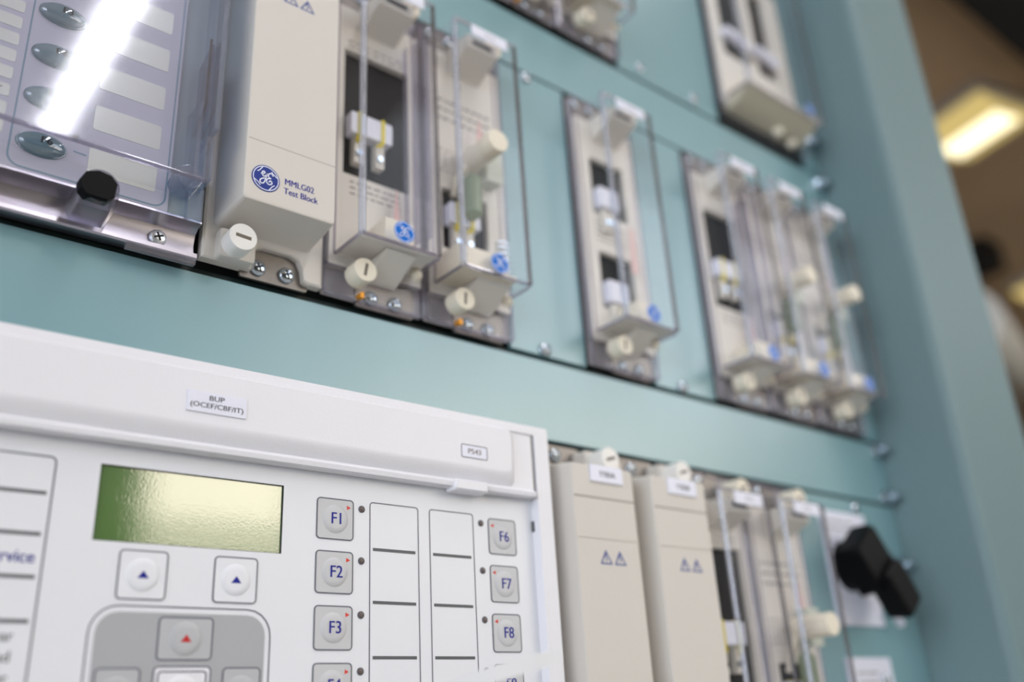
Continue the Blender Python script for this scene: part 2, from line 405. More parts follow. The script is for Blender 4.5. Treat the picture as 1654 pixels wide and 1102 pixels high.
def triangle_sign(cx, cz, w_, h, parent):
    s = B(); hh = w_*0.86
    o = [(cx-w_/2, cz-hh/2), (cx+w_/2, cz-hh/2), (cx, cz+hh/2)]
    i = [(cx-w_*0.34, cz-hh/2+w_*0.09), (cx+w_*0.34, cz-hh/2+w_*0.09), (cx, cz+hh/2-w_*0.19)]
    s.ring(o, i, h, h+0.03)
    s.ribbon([(cx+w_*0.02, cz+hh*0.2), (cx-w_*0.1, cz-hh*0.02), (cx+w_*0.06, cz-hh*0.04), (cx-w_*0.03, cz-hh*0.3)], w_*0.09, h, 0.03, False)
    flat(s, 'warning_triangle', INKB, parent)
def slot_knob(cx, cz, h0, h1, r, parent, ang, name='slotted_knob', m=KNOBW):
    k = B().cyl(cx, cz, h0, h1, r, 0.5, 32, r0=r*1.0).build(name, m, parent)
    dx, dz = math.cos(ang), math.sin(ang); l, q = r*0.55, r*0.13
    c = [(cx-dx*l+dz*q, cz-dz*l-dx*q), (cx+dx*l+dz*q, cz+dz*l-dx*q), (cx+dx*l-dz*q, cz+dz*l+dx*q), (cx-dx*l-dz*q, cz-dz*l+dx*q)]
    B().loft([(h1-0.3, c), (h1+0.04, c)]).build('slot', SLOT, k)
    return k
HH = 176.4
def base_hardware(t, top_screws=True, clip=True):
    """fixing plates, screws and catch knobs at the foot and head of a 51.5 mm wide module"""
    for zz in (0, 1):
        f = (lambda v: v) if zz == 0 else (lambda v: HH-v)
        g = (lambda v: v) if zz == 0 else (lambda v: 51.5-v)
        a, b = sorted((g(17), g(46))); c, d = sorted((f(2.2), f(17)))
        B().box(a, b, 0.05, 1.4, c, d, 1.0).build('fixing_plate', STEELP, t)
        for x in (24.2, 36.4) if zz == 0 else (32.5, 44.5):
            screw(x if zz == 0 else 51.5-x, f(7.2), 1.4, 3.4, t)
        a, b = sorted((g(6), g(19.5)))
        if clip and zz == 0 and t.location.x < 0.1:
            for q in (g(17.8),):
                B().box(q-0.9, q+0.9, 1.5, 6.0, f(5.6)-1.3, f(5.6)+1.3, 0.3).build('brass_clip', ORG, t)

# ------------------------------------------------------------------ beige test blocks
def test_block(label, x, z, top, group=None):
    t = thing('test_block', label, 'test block', x, z, 0, group)
    # rim plate with arches cut for the screws, foot and head
    def arch(zf):
        return [(0.3, zf(4.6)), (20.6, zf(4.6)), (20.8, zf(11)), (22.4, zf(14.4)), (25.4, zf(15.6)), (37, zf(15.6)), (40.4, zf(14.2)), (42.2, zf(10.5)), (43.0, zf(5.4)), (44.6, zf(4.6)), (51.3, zf(4.6))]
    lo = arch(lambda v: v)
    hi = [(51.5-a, HH-b) for a, b in arch(lambda v: v)]
    rim = lo + hi
    rim_in = []
    cx, cz = 25.75, HH/2
    ins = [(min(max(a, 1.2), 50.3), b+(0.8 if b < cz else -0.8)) for a, b in rim]
    body = B()
    body.loft([(0.05, rim), (3.9, rim), (4.6, ins)])
    z1 = top
    body.loft([(4.2, rr(3.6, 45.9, 18.4, z1+3.4, 3)), (5.4, rr(4.0, 45.8, 19.0, z1+2.8, 3)), (12, rr(5.0, 45.7, 20.2, z1+1.8, 2.2)),
               (23.6, rr(6.7, 45.6, 22.4, z1+0.2, 1.6)), (24.6, rr(7.0, 45.4, 22.7, z1, 1.5)), (25, rr(7.8, 44.7, 23.4, z1-0.7, 1.2))])
    body.build('cover', BEIGE, t)
    for zz in (0, 1):
        pts = [(5.2, 4.4), (20.0, 4.4), (20.0, 16.6), (5.2, 16.6)]
        a = (5.2, 20.0, 4.5, 16.8) if zz == 0 else (31.5, 46.3, HH-16.8, HH-4.5)
        B().box(a[0], a[1], 4.4, 9.2, a[2], a[3], 1.6, 0.9).build('knob_boss', BEIGE, t)
        slot_knob(11.4 if zz == 0 else 38.9, 10.4 if zz == 0 else HH-10.4, 9.2, 17.0 if zz == 0 else 19.0, 5.6, t, math.radians(-4) if zz == 0 else 0.3)
    base_hardware(t, clip=False)
    g = B(); g.box(7.6, 45.0, 24.98, 25.03, 49.4, 49.7); g.box(7.4, 45.2, 24.98, 25.03, z1-15.3, z1-14.4)
    g.build('panel_seam', SEAMM, t)
    B().box(7.9, 44.6, 24.9, 25.04, 23.6, 41.0, 0.3, 0.1).build('lower_step', BEIGE, t)
    return t
tb = test_block('large beige test block lettered in blue beside the clear push-button relay cover', -64.0, 88.7, 158.4)
monogram(15.3, 33.3, 5.75, 25.06, tb, GEB)
s = B(); s.text('MMLG02', 23.0, 33.5, 25.12, 2.75, sx=0.86, bold=0.16); s.text('Test Block', 22.8, 29.3, 25.12, 2.75, sx=0.86, bold=0.16)
flat(s, 'lettering', NAVY, tb)
triangle_sign(29.9, 126.4, 7.0, 25.05, tb); triangle_sign(22.3, 126.4, 7.0, 25.05, tb)
def tb_label(t, txt, z0):
    b = B().box(18.0, 38.2, 25.0, 25.9, z0, z0+7.8, 0.3, 0.15).build('name_plate', LABW, t)
    flat(B().text(txt, 28.1, z0+2.6, 25.95, 2.4, 'CENTER', bold=0.2), 'lettering', DARK, b)
for x, lb, tx in ((93.3, 'plain beige test block standing against the white relay edge', 'TTB3A'),
                  (144.8, 'plain beige test block between its twin and the clear cases', 'TTB3B')):
    t = test_block(lb, x, -129.5, 159.0); tb_label(t, tx, 151.4)
    triangle_sign(23.6, 118.2, 7.4, 25.05, t); triangle_sign(32.2, 118.2, 7.4, 25.05, t)
    g = B().box(7.6, 45.0, 24.98, 25.3, 126.0, 126.5); g.build('panel_ridge', BEIGE, t)

# ------------------------------------------------------------------ clear-cased relays
def clear_shell(t, W_, top, x0=5.4, x1=45.6, hb=26.0, zb=22.6):
    """clear moulded cover: flange, deep box and thick rounded edges"""
    b = B(); th = 1.6
    b.ring(rr(0.4, W_-0.4, 3.2, HH-3.2, 2), rr(x0-1.2, x1+1.2, zb-1, top+1, 2.5), 2.2, 4.2)
    b.loft([(2.2, rr(x0-1.2, x1+1.2, zb-1, top+1, 2.5)), (6, rr(x0-0.3, x1+0.3, zb-0.3, top+0.3, 2.4)), (hb-1.4, rr(x0, x1, zb, top, 2.2)),
            (hb-0.4, rr(x0+0.4, x1-0.4, zb+0.4, top-0.4, 2.0)), (hb, rr(x0+1.4, x1-1.4, zb+1.4, top-1.4, 1.6))], cap0=False)
    b.build('clear_cover', CLR, t)
    e = B()
    # moulded edge beads: solid plastic along every edge of the box and the flange
    for z in (zb+0.8, top-0.8):
        e.tube([(x0+1.5, hb-1.1, z), (x1-1.5, hb-1.1, z)], 0.9, 10)
    for x in (0.9, W_-0.9):
        e.tube([(x, 3.0, 5), (x, 3.0, HH-5)], 0.95, 10)
    for x in (x0-0.4, x1+0.4):
        e.tube([(x, 3.6, zb), (x, 3.6, top)], 0.8, 8)
    for x in (x0+0.3, x1-0.3):
        e.tube([(x, 4.0, zb+0.3), (x, hb-2, zb+0.3)], 0.8, 8)
    for z in (4.0, 17.6, HH-4.0, HH-17.6):
        e.tube([(1.5, 3.2, z), (W_-1.5, 3.2, z)], 0.85, 8)
    e.build('moulded_edges', EDGE, t)
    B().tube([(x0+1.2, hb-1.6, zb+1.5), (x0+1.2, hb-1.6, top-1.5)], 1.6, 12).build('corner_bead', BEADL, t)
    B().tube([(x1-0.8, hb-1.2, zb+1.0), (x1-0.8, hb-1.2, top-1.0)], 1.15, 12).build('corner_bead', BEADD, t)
def print_lines(t, x, z, h, n, wid, m=FAINT, size=1.6, step=3.0, seed=0):
    rnd = random.Random(seed); s = B()
    for i in range(n):
        xx = x
        while xx < x+wid:
            l = rnd.uniform(1.6, 4.2)
            s.ribbon([(xx, z-i*step), (min(xx+l, x+wid), z-i*step)], size*0.5, h, 0.02, False); xx += l+rnd.uniform(.8, 1.8)
    flat(s, 'small_print', m, t)
def head_bracket(t, top, W_=51.5, txt=True):
    b = B(); b.prism_x([(2, top-18), (20, top-10.5), (21, top-10), (21, top-3), (2, top-2)], 17, 36)
    br = b.build('head_bracket', IVORY, t)
    B().box(20.5, 32.5, 21.0, 21.1, top-7.6, top-5.2).build('code_strip', DARK, br)
def case_label(t, top, hb=26.0):
    b = B().box(16, 38.6, hb, hb+0.6, top-7.6, top-1.2, 0.3).build('name_plate', LABW, t)
    flat(B().text('MVAJ', 27.3, top-5.3, hb+0.65, 1.9, 'CENTER'), 'lettering', FAINT, b)
def tie_block(t, x, z, h=9.0, w_=22.0, ties=True, hh=11.5):
    b = B().box(x, x+w_, h-6, h, z, z+hh, 1.2, 0.7).build('contact_block', LABW, t)
    if ties:
        y = B(); y.box(x+3.6, x+5.2, h-6.4, h+0.5, z-3.5, z+hh+0.6, 0.5); y.box(x+w_-6.2, x+w_-4.6, h-6.4, h+0.5, z-1, z+hh+0.6, 0.5)
        y.tube([(x+w_-5.4, h, z), (x+w_-6.6, h+1, z-3), (x+w_-9.5, h+1.5, z-4.2)], 0.7, 6)
        y.build('cable_tie', YEL, b)
    c = B(); c.box(x+3, x+7.5, h-6, h-2, z-14, z-0.2, 0.5); c.box(x+w_-8, x+w_-3.5, h-6, h-2, z-13, z-0.2, 0.5); c.build('terminal_posts', IVORY, t)
    d = B(); d.cyl(x+5.2, z-9, h-2, h-0.8, 1.5); d.cyl(x+w_-6, z-8.5, h-2, h-0.8, 1.5); d.build('terminal_screws', STEEL, t)
def carcass(t, W_, wins, zb=22.0, top=160.0, x0=2.5, x1=49.0):
    """inner face plate with window openings (x0,x1,z0,z1) sorted by z"""
    B().box(0.8, 50.6, 0.02, 0.5, 4, HH-4, 1).build('mounting_base', mat('base_grey', (158, 154, 158), 0.5), t)
    B().box(x0+3, x1-3, 0.52, 0.66, 34, 142).build('dark_interior', PIT, t)
    b = B(); z = 17.5
    for a, c, d, e in wins:
        if d-z > 0.1: b.box(x0, x1, 0.7, 4.0, z, d)
        b.box(x0, a, 0.7, 4.0, d, e); b.box(c, x1, 0.7, 4.0, d, e); z = e
    b.box(x0, x1, 0.7, 4.0, z, HH-17.5)
    b.build('face_plate', IVORY, t)
def round_post(t, x, z, h0=9, h1=31, r=6.0):
    p = B(); p.cyl(x, z, h0, h1, r, 0.6, 32); k = p.build('reset_knob', CREAM, t)
    B().tube([(x-1, 10, z-2), (x-7, 8, z-10), (x-9, 5, z-22)], [2.4, 2.0, 1.6], 10).build('knob_lever', CREAM, t)
def tray(t, kind):
    if kind == 'A':
        B().prism_x([(1, 23.0), (1, 25.5), (22, 25.5), (23.5, 24.4), (22.5, 23.2)], 7.4, 44.2).build('foot_shelf', IVORY, t)
        B().box(20.5, 35.0, 3.6, 20, 25.6, 38.0, 0.8, 0.5).build('foot_block', CREAM, t)
        B().prism_x([(1, 14), (1, 22.8), (20, 22.8), (3, 14)], 21, 36).build('foot_web', IVORY, t)
    else:
        b = B(); b.loft([(2, rr(6.0, 33.5, 25.5, 36.5, 1)), (21.5, rr(6.0, 33.5, 26.0, 36.0, 1)), (22.5, rr(6.8, 32.7, 26.8, 35.2, .8))])
        b.box(5.4, 38.0, 2, 23.6, 23.6, 26.0, 0.6, 0.5); b.build('foot_tray', CREAM, t)
        B().prism_x([(1, 14), (1, 23.5), (19, 23.5), (3, 14)], 19, 38).build('foot_web', IVORY, t)
def clear_relay(kind, label, x, z, top, badge=True, seed=1, knob_ang=1.4, name='auxiliary_relay'):
    t = thing(name, label, 'relay', x, z, 0, None)
    if kind == 'A':
        streaks = z > 0
        carcass(t, 51.5, [(8.5, 43.5, 64.5, 133.5)]); tie_block(t, 9.5, 84.0)
        print_lines(t, 12, 61, 4.02, 3, 26, seed=seed); print_lines(t, 10, 139, 4.02, 2, 30, seed=seed+9)
        head_bracket(t, top)
        q = B()
        for xx, hq in ((39.6, 8), (41.6, 14), (43.4, 20)): q.box(xx, xx+0.5, hq-3, hq+1, 34, 146, 0.3)
        if streaks: q.build('refraction_streaks', EDGE, t)  # strips put in for the streaks refracted through the cover's side walls
        c = B(); c.poly([(31.2, 36), (36.2, 36), (33.4, 62)], 8.2, 8.8); c.build('hatched_card', PINK, t)
    elif kind == 'B':
        carcass(t, 51.5, [(10.5, 38.0, 43.0, 76.0)])
        tie_block(t, 12, 55, 9, 18)
        print_lines(t, 8, 128, 4.02, 3, 34, DARK, 2.2, 5.5, seed); print_lines(t, 8, 98, 4.02, 5, 15, seed=seed+4)
        head_bracket(t, top); round_post(t, 25.5, 93.2)
        B().tube([(21, 14, 56), (21.5, 14, 59), (21.5, 14, 78), (21, 14, 82)], [1.0, 4.6, 4.6, 1.0], 16).build('capacitor', GREEN, t)
        q = B(); q.tube([(39.0+3.0*math.cos(v*0.9), 13+3.0*math.sin(v*0.9), 24+v*0.42) for v in range(0, 62)], 0.45, 6); q.build('return_spring', STEEL, t)
        B().box(33, 43, 4.2, 12, 84, 104, 1).build('printed_board', PALEG, t)
        c = B(); c.poly([(28, 104), (33.5, 104), (30.5, 120)], 10.0, 10.5); c.build('hatched_card', PINK, t)
    elif kind == 'C':
        carcass(t, 51.5, [(12.5, 40.0, 38.0, 72.5), (12.5, 40.0, 97.0, 133.5)])
        tie_block(t, 13.5, 40.5, 8.5, 15, False, 13); tie_block(t, 13.5, 99.5, 8.5, 15, False, 13)
        print_lines(t, 13, 91, 4.02, 4, 26, FAINT, 2.0, 3.6, seed); head_bracket(t, top)
        c = B(); c.poly([(32, 62), (37, 62), (37, 88), (34, 92)], 9, 9.5); c.build('hatched_card', PINK, t)
    tray(t, 'B' if kind == 'B' else 'A')
    clear_shell(t, 51.5, top)
    slot_knob(14.5, 13.0, 6, 14.5, 5.4, t, knob_ang, m=CREAM); slot_knob(37.5, HH-12.5, 6, 17, 5.4, t, 0.4, m=CREAM)
    B().dome(42.8, 20.5, 9, 3.2, 3.0).build('nylon_stud', CREAM, t)
    base_hardware(t)
    case_label(t, top)
    if badge: monogram(26.0, 28.9, 5.1, 26.05, t, GEC, lw=0.06)
    return t
clear_relay('A', 'clear-cased relay directly beside the large lettered test block, white block tied in yellow', -12.3, 88.7, 163.4, seed=1)
clear_relay('B', 'clear-cased relay with a cream reset knob and coil spring, edged by a bare teal plate', 39.2, 88.7, 163.4, seed=2, knob_ang=1.5)
clear_relay('C', 'lone clear-cased relay with two dark openings, bare teal plates on either side', 141.8, 88.7, 163.4, seed=3)
clear_relay('A', 'clear-cased relay first in the adjoining row of three, dark window and yellow-tied block', 244.8, 88.7, 163.4, seed=4)
clear_relay('B', 'clear-cased relay with cream knob, middle of the adjoining row of three', 296.2, 88.7, 163.4, seed=5)
clear_relay('B', 'clear-cased relay with cream knob, last of the row of three by the post', 347.6, 88.7, 163.4, seed=6)
clear_relay('A', 'clear-cased relay beside the second plain beige test block, tall black window', 196.2, -129.5, 159.2, badge=False, seed=7)
clear_relay('B', 'clear-cased relay with cream knob next to the black-handled switch', 247.8, -129.5, 159.2, badge=False, seed=8)
clear_relay('A', 'clear-cased relay cut off by the top frame edge, dark case with no knob in view', 90.0, 307.2, 163.4, badge=False, seed=9)
clear_relay('B', 'clear-cased relay cut off by the top frame edge, greenish cream shelf showing', 141.6, 307.2, 163.4, badge=False, seed=10)
# the double-width case, top row by the post
t = thing('double_relay', 'wide clear-cased relay with two dark openings at the top beside the post', 'relay', 295.0, 307.2)
B().box(3, 99, 0.04, 0.6, 16, 160).build('dark_interior', PIT, t)
b = B(); b.box(4, 99, 0.7, 5, 17, 66); b.box(4, 15, 0.7, 5, 66, 150); b.box(48, 57, 0.7, 5, 66, 150); b.box(80, 99, 0.7, 5, 66, 150); b.box(4, 99, 0.7, 5, 150, 160)
b.build('face_plate', IVORY, t)
for q in (19, 56):
    B().tube([(q-6, 8, 83), (q+8, 9, 80), (q+16, 10, 76)], 4.2, 12).build('contact_arm', LABW, t)
B().prism_x([(1, 20), (1, 25), (23, 25), (24, 23), (12, 14), (1, 12)], 8, 92).build('foot_shelf', mat('grey_cream', (196, 190, 170), 0.5), t)
B().box(8, 92, 3, 23, 25, 26.2, 0.3).build('shelf_strip', mat('tan_strip', (196, 168, 138), 0.5), t)
B().dome(60, 12, 6, 6, 4.5).build('nylon_stud', CREAM, t); B().dome(78, 9, 5, 6, 3.6).build('nylon_stud', CREAM, t)
clear_shell(t, 103, 163, 6, 97, 26, 22)
monogram(79, 29, 4.4, 26.05, t, GEC, lw=0.06)

# ------------------------------------------------------------------ rotary switch and plates, lower right
sw = thing('rotary_switch', 'black pistol-grip rotary switch on a white square plate', 'switch', 345, 2)
B().box(-18, 30, 0.05, 2.2, -34.5, 33.5, 0.8, 0.4).build('escutcheon_plate', LABW, sw)
print_lines(sw, -16, 27, 2.25, 2, 30, FAINT, 2.4, 4.5, 21)
B().cyl(0, 0, 2, 10, 15, 0.8, 32).build('switch_hub', BLACK, sw)
gr = B(); a = math.radians(-52); ca, sa = math.cos(a), math.sin(a)
def rot(p, ox=0, oz=0): return (ox+p[0]*ca-p[1]*sa, oz+p[0]*sa+p[1]*ca)
gr.loft([(10, [rot(p) for p in rr(-18, 14, -15, 15, 3)]), (20, [rot(p) for p in rr(-18, 13, -15, 15, 3)]), (24, [rot(p) for p in rr(-17, 13, -13, 13, 3)])])
gr.loft([(16, [rot(p) for p in rr(4, 33, -11, 11, 3)]), (28, [rot(p) for p in rr(5, 35, -10.5, 10.5, 3)]), (30, [rot(p) for p in rr(6.5, 33.5, -9, 9, 3)])])
gr.build('pistol_grip', BLACK, sw)
B().tube([(38, 0.1, 4), (38, 9, 4)], 6.5, 18).build('key_barrel', mat('dark_barrel', (70, 70, 74), 0.3, metal=0.6), sw)
B().tube([(30, 8, -24), (38, 8, -34)], 2.5, 10).build('white_pointer', LABW, sw)
lp = thing('lower_switch_plate', 'white lettered switch plate below the black handle', 'plate', 349, -84)
B().box(-23, 23, 0.05, 2.2, -34, 33.5, 0.8, 0.4).build('plate', LABW, lp)
print_lines(lp, -14, 25, 2.25, 3, 22, FAINT, 2.6, 5.0, 22)
screw(13, 21, 2.2, 3.6, lp)

# ------------------------------------------------------------------ big white relay, bottom left
fr = thing('feeder_relay', 'large white relay with green display and function keys below the teal strip', 'relay', 0, 0)
b = B()
b.ring(rr(-217, 91.8, -129, 44.2, 1.2), rr(-208, 83.4, -124, 40.0, 0.8), 0.1, 20.2)
b.ring(rr(-216.2, 91.0, -128.2, 43.4, 1.0), rr(-208, 83.4, -124, 40.0, 0.8), 20.2, 20.9)
b.build('housing', WHITE, fr)
# membrane, open over the display
b = B(); x0, x1, z0, z1 = -93.6, -31.5, -18.5, 5.4
for q in ((-209, x0, -125, 40), (x1, 84, -125, 40), (x0, x1, z1, 40), (x0, x1, -125, z0)):
    b.bm.faces.new([b.bm.verts.new((x, -16, z)) for x, z in ((q[0], q[2]), (q[1], q[2]), (q[1], q[3]), (q[0], q[3]))])
b.ring(rr(x0, x1, z0, z1, 0), rr(x0, x1, z0, z1, 0), 16, 15)
mb = flat(b, 'front_membrane', MEMB, fr)
B().box(x0-1, x1+1, 13.5, 15.3, z0-1, z1+1).build('display', LCDM, fr, 'glossy green display window')
B().ring(rr(x0, x1, z0, z1, 0), rr(x0+.12, x1-.12, z0+.12, z1-.12, 0), 15.3, 16.02).build('recess_shade_rim', DARK, fr)  # dark line painted for the shadow at the edge of the display recess
# hinged top cover
b = B(); cx0 = -208
b.loft([(16.6, rr(cx0, 82.2, 12.2, 43.6, 0.4)), (19.6, rr(cx0, 82.2, 12.2, 43.6, 0.4)), (20.2, rr(cx0, 81.8, 12.6, 43.2, 0.4))])
# raised cushion
L = []
for i in range(7):
    u = i/6.0; e = 4.2*u; hgt = 20.15+2.6*math.sin(u*math.pi/2)
    L.append((hgt, rr(cx0+e, 71.5-e*0.8, 15.4+e*1.5, 40.8-e*0.35, 3.4)))
b.loft(L, cap0=False)
b.build('hinged_cover', WHITE, fr)
b = B()
b.prism_x([(16.6, 12.0), (16.6, 14.6), (21.0, 14.9), (21.7, 14.0), (21.4, 12.3)], cx0, 82.0)
b.build('cover_lip', WHITE, fr)
b = B(); b.loft([(17, rr(38.2, 55.4, 10.4, 15.2, 0.8)), (22.6, rr(38.6, 55.0, 10.7, 14.9, 0.8)), (23.2, rr(39.2, 54.4, 11.2, 14.4, 0.6))]); b.build('thumb_tab', WHITE, fr)
b = B(); b.box(82.9, 83.7, 15.9, 17.4, -1.6, 2.8); b.build('latch_slot', BAR, fr)
B().box(82.1, 82.45, 19.9, 20.25, 12, 43.7).build('cover_seam', SEAMM, fr)
lb = B().box(-71.0, -50.1, 22.6, 23.3, 25.0, 32.2, 0.1, 0.08).build('name_label', LABW, fr)
s = B(); s.text('BUP', -60.9, 29.4, 23.34, 1.8, 'CENTER', sx=1.2, bold=0.08); s.text('(OCEF/CBF/IT)', -60.6, 26.7, 23.34, 1.75, 'CENTER', sx=1.2, bold=0.08); flat(s, 'lettering', DARK, lb)
lb = B().box(42.0, 55.4, 22.6, 22.85, 24.2, 29.9, 0.7).build('model_label', LABW, fr)
s = B(); s.frame(42.0, 55.4, 24.2, 29.9, 0.8, 0.35, 22.86, 22.9); flat(s, 'label_border', LINE, lb)
flat(B().text('P543', 48.7, 26.1, 22.9, 2.2, 'CENTER', sx=1.1, bold=0.2), 'lettering', FAINT, lb)
def key(x0, x1, z0, z1, txt=None, arrow=None, fill=KEYG, dome_r=5.2, tri=None, name='function_key', tri_m=NAVY, border=LINE):
    k = B().loft([(16.02, rr(x0, x1, z0, z1, 1.4)), (16.2, rr(x0, x1, z0, z1, 1.4))]).build(name, fill, fr)
    s = B().frame(x0-0.1, x1+0.1, z0-0.1, z1+0.1, 1.5, 0.42, 16.05, 16.26); s.build('key_outline', border, k)
    cx, cz = (x0+x1)/2, (z0+z1)/2
    B().loft([(16.2, circ(cx, cz, dome_r)), (16.45, circ(cx, cz, dome_r*0.93)), (16.75, circ(cx, cz, dome_r*0.8)), (16.85, circ(cx, cz, dome_r*0.6))], cap0=False).build('key_dome', fill, k)
    if txt: flat(B().text(txt, cx+0.3, cz-1.9, 16.95, 4.2, 'CENTER', sx=0.92, bold=0.18), 'lettering', NAVY, k)
    if arrow:
        s = B(); ax = x1-2.1 if arrow > 0 else x0+2.1; az = z1-2.9
        s.poly([(ax-0.65*arrow, az-0.8), (ax-0.65*arrow, az+0.8), (ax+0.95*arrow, az)], 16.21, 16.27); s.build('arrow_mark', RED, k)
    if tri:
        s = B(); s.poly([(cx-1.75, cz-1.1), (cx+1.75, cz-1.1), (cx, cz+1.2)], 16.86, 16.92); s.build('arrow_mark', tri_m, k)
    return k
for i in range(6):
    if i < 5: key(-18.4, -3.5, -12.0-19*i, 2.8-19*i, 'F%d' % (i+1), 1)
    if i < 5: key(59.3, 73.6, -12.3-19*i, 2.2-19*i, 'F%d' % (i+6) if i < 4 else 'F10', -1)
for i in range(5):
    for x, z in ((0, -19*i), (55.6, -0.25-19*i)):
        l = B().ring(circ(x, z, 1.35), circ(x, z, 1.05), 16.01, 16.2).build('led_ring', LINE, fr)
        B().dome(x, z, 16.0, 0.6, 1.1).build('led', LED, l)
for x0, x1 in ((3.4, 25.2), (30.2, 51.8)):
    s = B().frame(x0, x1, -92, 3.2, 1.4, 0.38, 16.03, 16.1).build('legend_border', LINE, fr)
    for i in range(4): B().box(x0+1.55, x1-1.6, 16.03, 16.12, -14.95-19*i, -13.85-19*i).build('divider_bar', BAR, s)
key(-85.1, -70.1, -35.6, -20.7, tri=1, fill=MEMB, name='menu_key')
key(-54.8, -39.9, -35.6, -20.8, tri=1, fill=MEMB, name='menu_key')
pad = B().box(-89.9, -36.1, 16.02, 16.06, -98, -39.3, 6.5).build('keypad_field', PADG, fr)
B().frame(-92.0, -34.1, -100, -37.3, 8.5, 0.45, 16.02, 16.1).build('field_outline', LINE, pad)
key(-71.2, -53.9, -53.3, -40.5, tri=1, fill=KEYR, name='arrow_key', tri_m=REDK)
key(-88.6, -75.5, -70.5, -55.5, tri=1, fill=KEYR, name='arrow_key', tri_m=REDK)
key(-49.8, -37.2, -70.5, -55.5, tri=1, fill=KEYR, name='arrow_key', tri_m=REDK)
key(-71.6, -53.8, -70.5, -55.1, fill=WHITE, name='enter_key')
B().frame(-70.4, -55.0, -69.3, -56.4, 1.2, 0.4, 16.25, 16.35).build('key_inner_outline', LINE, fr)
s = B().frame(-200, -106.4, -116, 5.8, 2.0, 0.5, 16.03, 16.1).build('alarm_legend_border', LINE, fr)
for i, z in enumerate((-5.7, -18.0, -30.4, -42.8)): B().box(-190, -108.2, 16.03, 16.12, z-0.55, z+0.55).build('divider_bar', BAR, s)
flat(B().text('Out of Service', -108.9, -26.4, 16.06, 3.6, 'RIGHT', sx=0.95, bold=0.2), 'lettering', NAVY, fr)
s = B()
for tx, z in (('Clear', -48.2), ('Read', -53.8), ('Enter', -59.4)): s.text(tx, -111.6, z, 16.06, 3.0, 'RIGHT', sx=0.95, bold=0.12)
flat(s, 'lettering', BAR, fr)

# milky strap in front of the relay, lower edge of the view
pts = [(-46, 17, -112), (-44, 40, -100), (-34, 70, -82), (-20, 88, -70), (-4, 94, -64.2), (10, 94, -61.3), (23.5, 94, -59.0)]
b = B(); ring_prev = None
hw = 2.3
V = []
for (x, h, z) in pts:
    V.append([b.bm.verts.new((x-0.3, -h-0.8, z-hw)), b.bm.verts.new((x-0.3, -h-0.8, z+hw)), b.bm.verts.new((x+0.3, -h+0.8, z+hw)), b.bm.verts.new((x+0.3, -h+0.8, z-hw))])
for a, c in zip(V, V[1:]):
    for i in range(4):
        j = (i+1) % 4; b.bm.faces.new((a[i], a[j], c[j], c[i]))
b.bm.faces.new(V[0]); b.bm.faces.new(list(reversed(V[-1])))
st = b.build('plastic_strap', STRAP); st.location = (0, 0, Z0)
st['label'] = 'milky white plastic strap crossing in front of the lowest function keys'; st['category'] = 'strap'

# ------------------------------------------------------------------ clear-covered push-button relay, top left
pr = thing('push_button_relay', 'relay with oval keys and legend windows behind a large clear cover', 'relay', 0, 88.7)
D8 = 88.7
def zz(v): return v-D8
B().box(-260, -66.5, 0.1, 8.4, zz(103), zz(264), 0.5).build('housing', mat('relay_housing_grey', (150, 162, 170), 0.45), pr)
B().box(-260, -79.5, 8.4, 10.0, zz(103.2), zz(262), 1.5, 0.4).build('front_membrane', LILAC, pr)
# foot tray in bare metal
b = B(); b.prism_x([(0.1, zz(90.2)), (7.6, zz(89.0)), (8.4, zz(89.6)), (8.2, zz(91.4)), (4.2, zz(93.4)), (3.4, zz(97)), (4.4, zz(101.0)), (7.2, zz(102.6)), (10.6, zz(103.0)), (10.4, zz(104.0)), (0.1, zz(104.0))], -260, -66.6)
b.build('foot_tray', ALU, pr)
screw(-80.4, zz(95.8), 4.0, 3.3, pr, 'screw', m=mat('bright_screw', (222, 226, 232), 0.35, metal=0.9))
s = B(); s.ring(rr(-134.3, -80.6, zz(105.2), zz(255), 4.5), rr(-133.7, -81.2, zz(105.8), zz(254.4), 4.0), 10.02, 10.06)
for z in (121.3, 140, 158.2, 176.5): s.ribbon([(-114, zz(z-3.6)), (-109.6, zz(z-3.9))], 0.6, 10.02, 0.02, False)
flat(s, 'trace_outline', TRACE, pr)
for i in range(6):
    z = 129.2+18.5*i if i else 0
zs = [110.9, 129.3, 147.4, 165.6, 184.0, 202.4]
for z in zs: B().box(-108.8, -84.8, 10.0, 10.15, zz(z), zz(z+10.6), 1.0, 0.05).build('legend_window', WINL, pr)
for i, z in enumerate((114.0, 121.3-0.0, 128.6-5, 0, 0)): pass
for i in range(12):
    z = 116.4+7.32*i
    wn = B().box(-162, -136.7, 10.0, 10.15, zz(z), zz(z+5.1), 0.9, 0.05).build('status_window', WINL, pr)
    tx = {8: ('Trip', 8), 6: ('ALARM A', 6), 2: ('FAULT', 2)}.get(i)
    if tx: flat(B().text(tx[0], -139.0 if i == 2 else -144.0, zz(z+1.5), 10.2, 2.0, 'RIGHT'), 'lettering', DARK, wn)
for i, (z, tx) in enumerate(((116, 'F6'), (135, 'F5'), (153.9, 'F4'), (172.8, 'F3'), (191.7, 'F2'))):
    k = B().loft([(10, circ(-124.2, zz(z), 8.3, 40, 0.58)), (10.5, circ(-124.2, zz(z), 8.2, 40, 0.58))]).build('oval_key', DOME, pr)
    b = B().dome(-124.2, zz(z), 10.4, 3.0, 7.9, 40, 0.57, 12); b.build('key_dome', DOME, k)
    flat(B().text(tx, -123.4, zz(z)-0.9, 13.55, 2.6, 'CENTER', sx=1.1, bold=0.18), 'lettering', BLACK, k)
l = B().ring(circ(-114.1, zz(123.5), 1.5), circ(-114.1, zz(123.5), 1.0), 10, 10.3).build('led_ring', TRACE, pr)
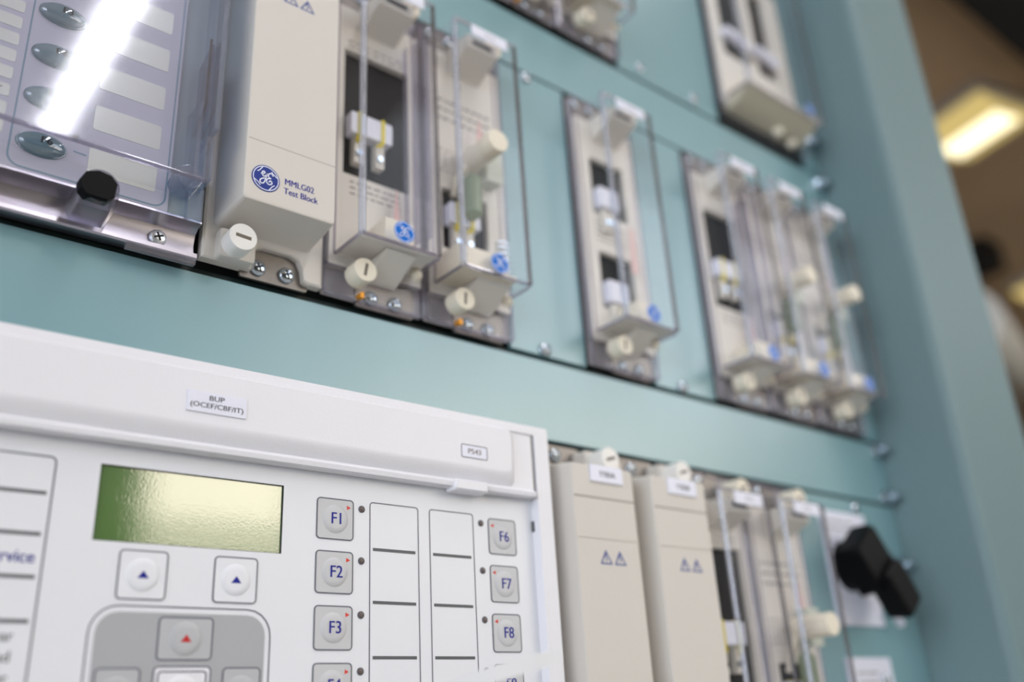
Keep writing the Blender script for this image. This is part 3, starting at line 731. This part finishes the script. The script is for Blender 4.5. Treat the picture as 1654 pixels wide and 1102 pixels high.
B().dome(-114.1, zz(123.5), 10, 0.5, 1.1).build('led', LED, l)
# clear cover
b = B()
zb = zz(112.2)
b.loft([(24.0, rr(-262, -68.6, zb, zz(263), 0.6)), (26.0, rr(-262, -68.6, zb, zz(263), 0.6))])
b.build('cover_pane', CLRB, pr)
b = B(); b.box(-262, -80, 10.6, 24.0, zb, zb+1.5); b.build('cover_floor', CLR, pr)
e = B(); e.box(-70.6, -68.4, 4.5, 26.2, zz(135.5), zz(263), 0.5); e.build('cover_side', EDGEB, pr)
e = B(); e.tube([(-262, 25.0, zb+0.4), (-72, 25.0, zb+0.4)], 0.95, 10); e.build('cover_bead', EDGE, pr)
e = B(); e.prism_z([(-71.0, 5), (-67.8, 5), (-67.8, 20), (-69.6, 22), (-71.0, 20)], zz(117), zz(135)); 
e.prism_z([(-74.8, 8), (-73.2, 8), (-73.2, 20), (-74.8, 20)], zz(117), zz(150)); e.build('hinge_rib', EDGEB, pr)
e = B(); e.prism_x([(20, zz(179)), (20, zz(150)), (17, zz(146)), (4, zz(139)), (4, zz(172))], -72.2, -71.0); e.build('side_tab', EDGE, pr)
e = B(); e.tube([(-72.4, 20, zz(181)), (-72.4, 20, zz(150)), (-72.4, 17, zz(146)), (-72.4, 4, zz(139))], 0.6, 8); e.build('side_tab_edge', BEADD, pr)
e = B(); e.cyl(-75.6, zz(116.5), 10, 19, 5.0, 0.6, 36); e.prism_z([(-73, 4), (-67.2, 4), (-67.2, 12), (-73, 12)], zz(103.4), zz(117)); e.build('hinge_lug', EDGEB, pr)
e = B(); e.box(-92, -66.8, 6, 8, zz(86.8), zz(90.6), 0.3); e.build('clear_foot', EDGE, pr)
# catch
k = B(); k.loft([(4.5, circ(-105.5, zz(98.6), 7.4, 36)), (14, circ(-105.5, zz(99.2), 7.2, 36)), (19, circ(-105.9, zz(99.8), 6.8, 36)), (21.5, circ(-106.1, zz(100.2), 6.2, 36))]); kb = k.build('catch_barrel', clear('clear_barrel', (0.74, 0.74, 0.80), 1.5, 0.05, haze=0.06), pr)
b = B(); P = [(-112.6, zz(96.6)), (-110.6, zz(94.6)), (-103.6, zz(94.4)), (-101.4, zz(96.6)), (-101.0, zz(101.6)), (-103.2, zz(104.2)), (-107.5, zz(105.0)), (-111.6, zz(103.4)), (-113.2, zz(100))]
b.loft([(18.5, P), (22.4, P), (23.2, [(x*0.95-107*0.05, z*0.95+zz(99.6)*0.05) for x, z in P])]); b.build('catch_key', BLACK, kb, 'black turn key')
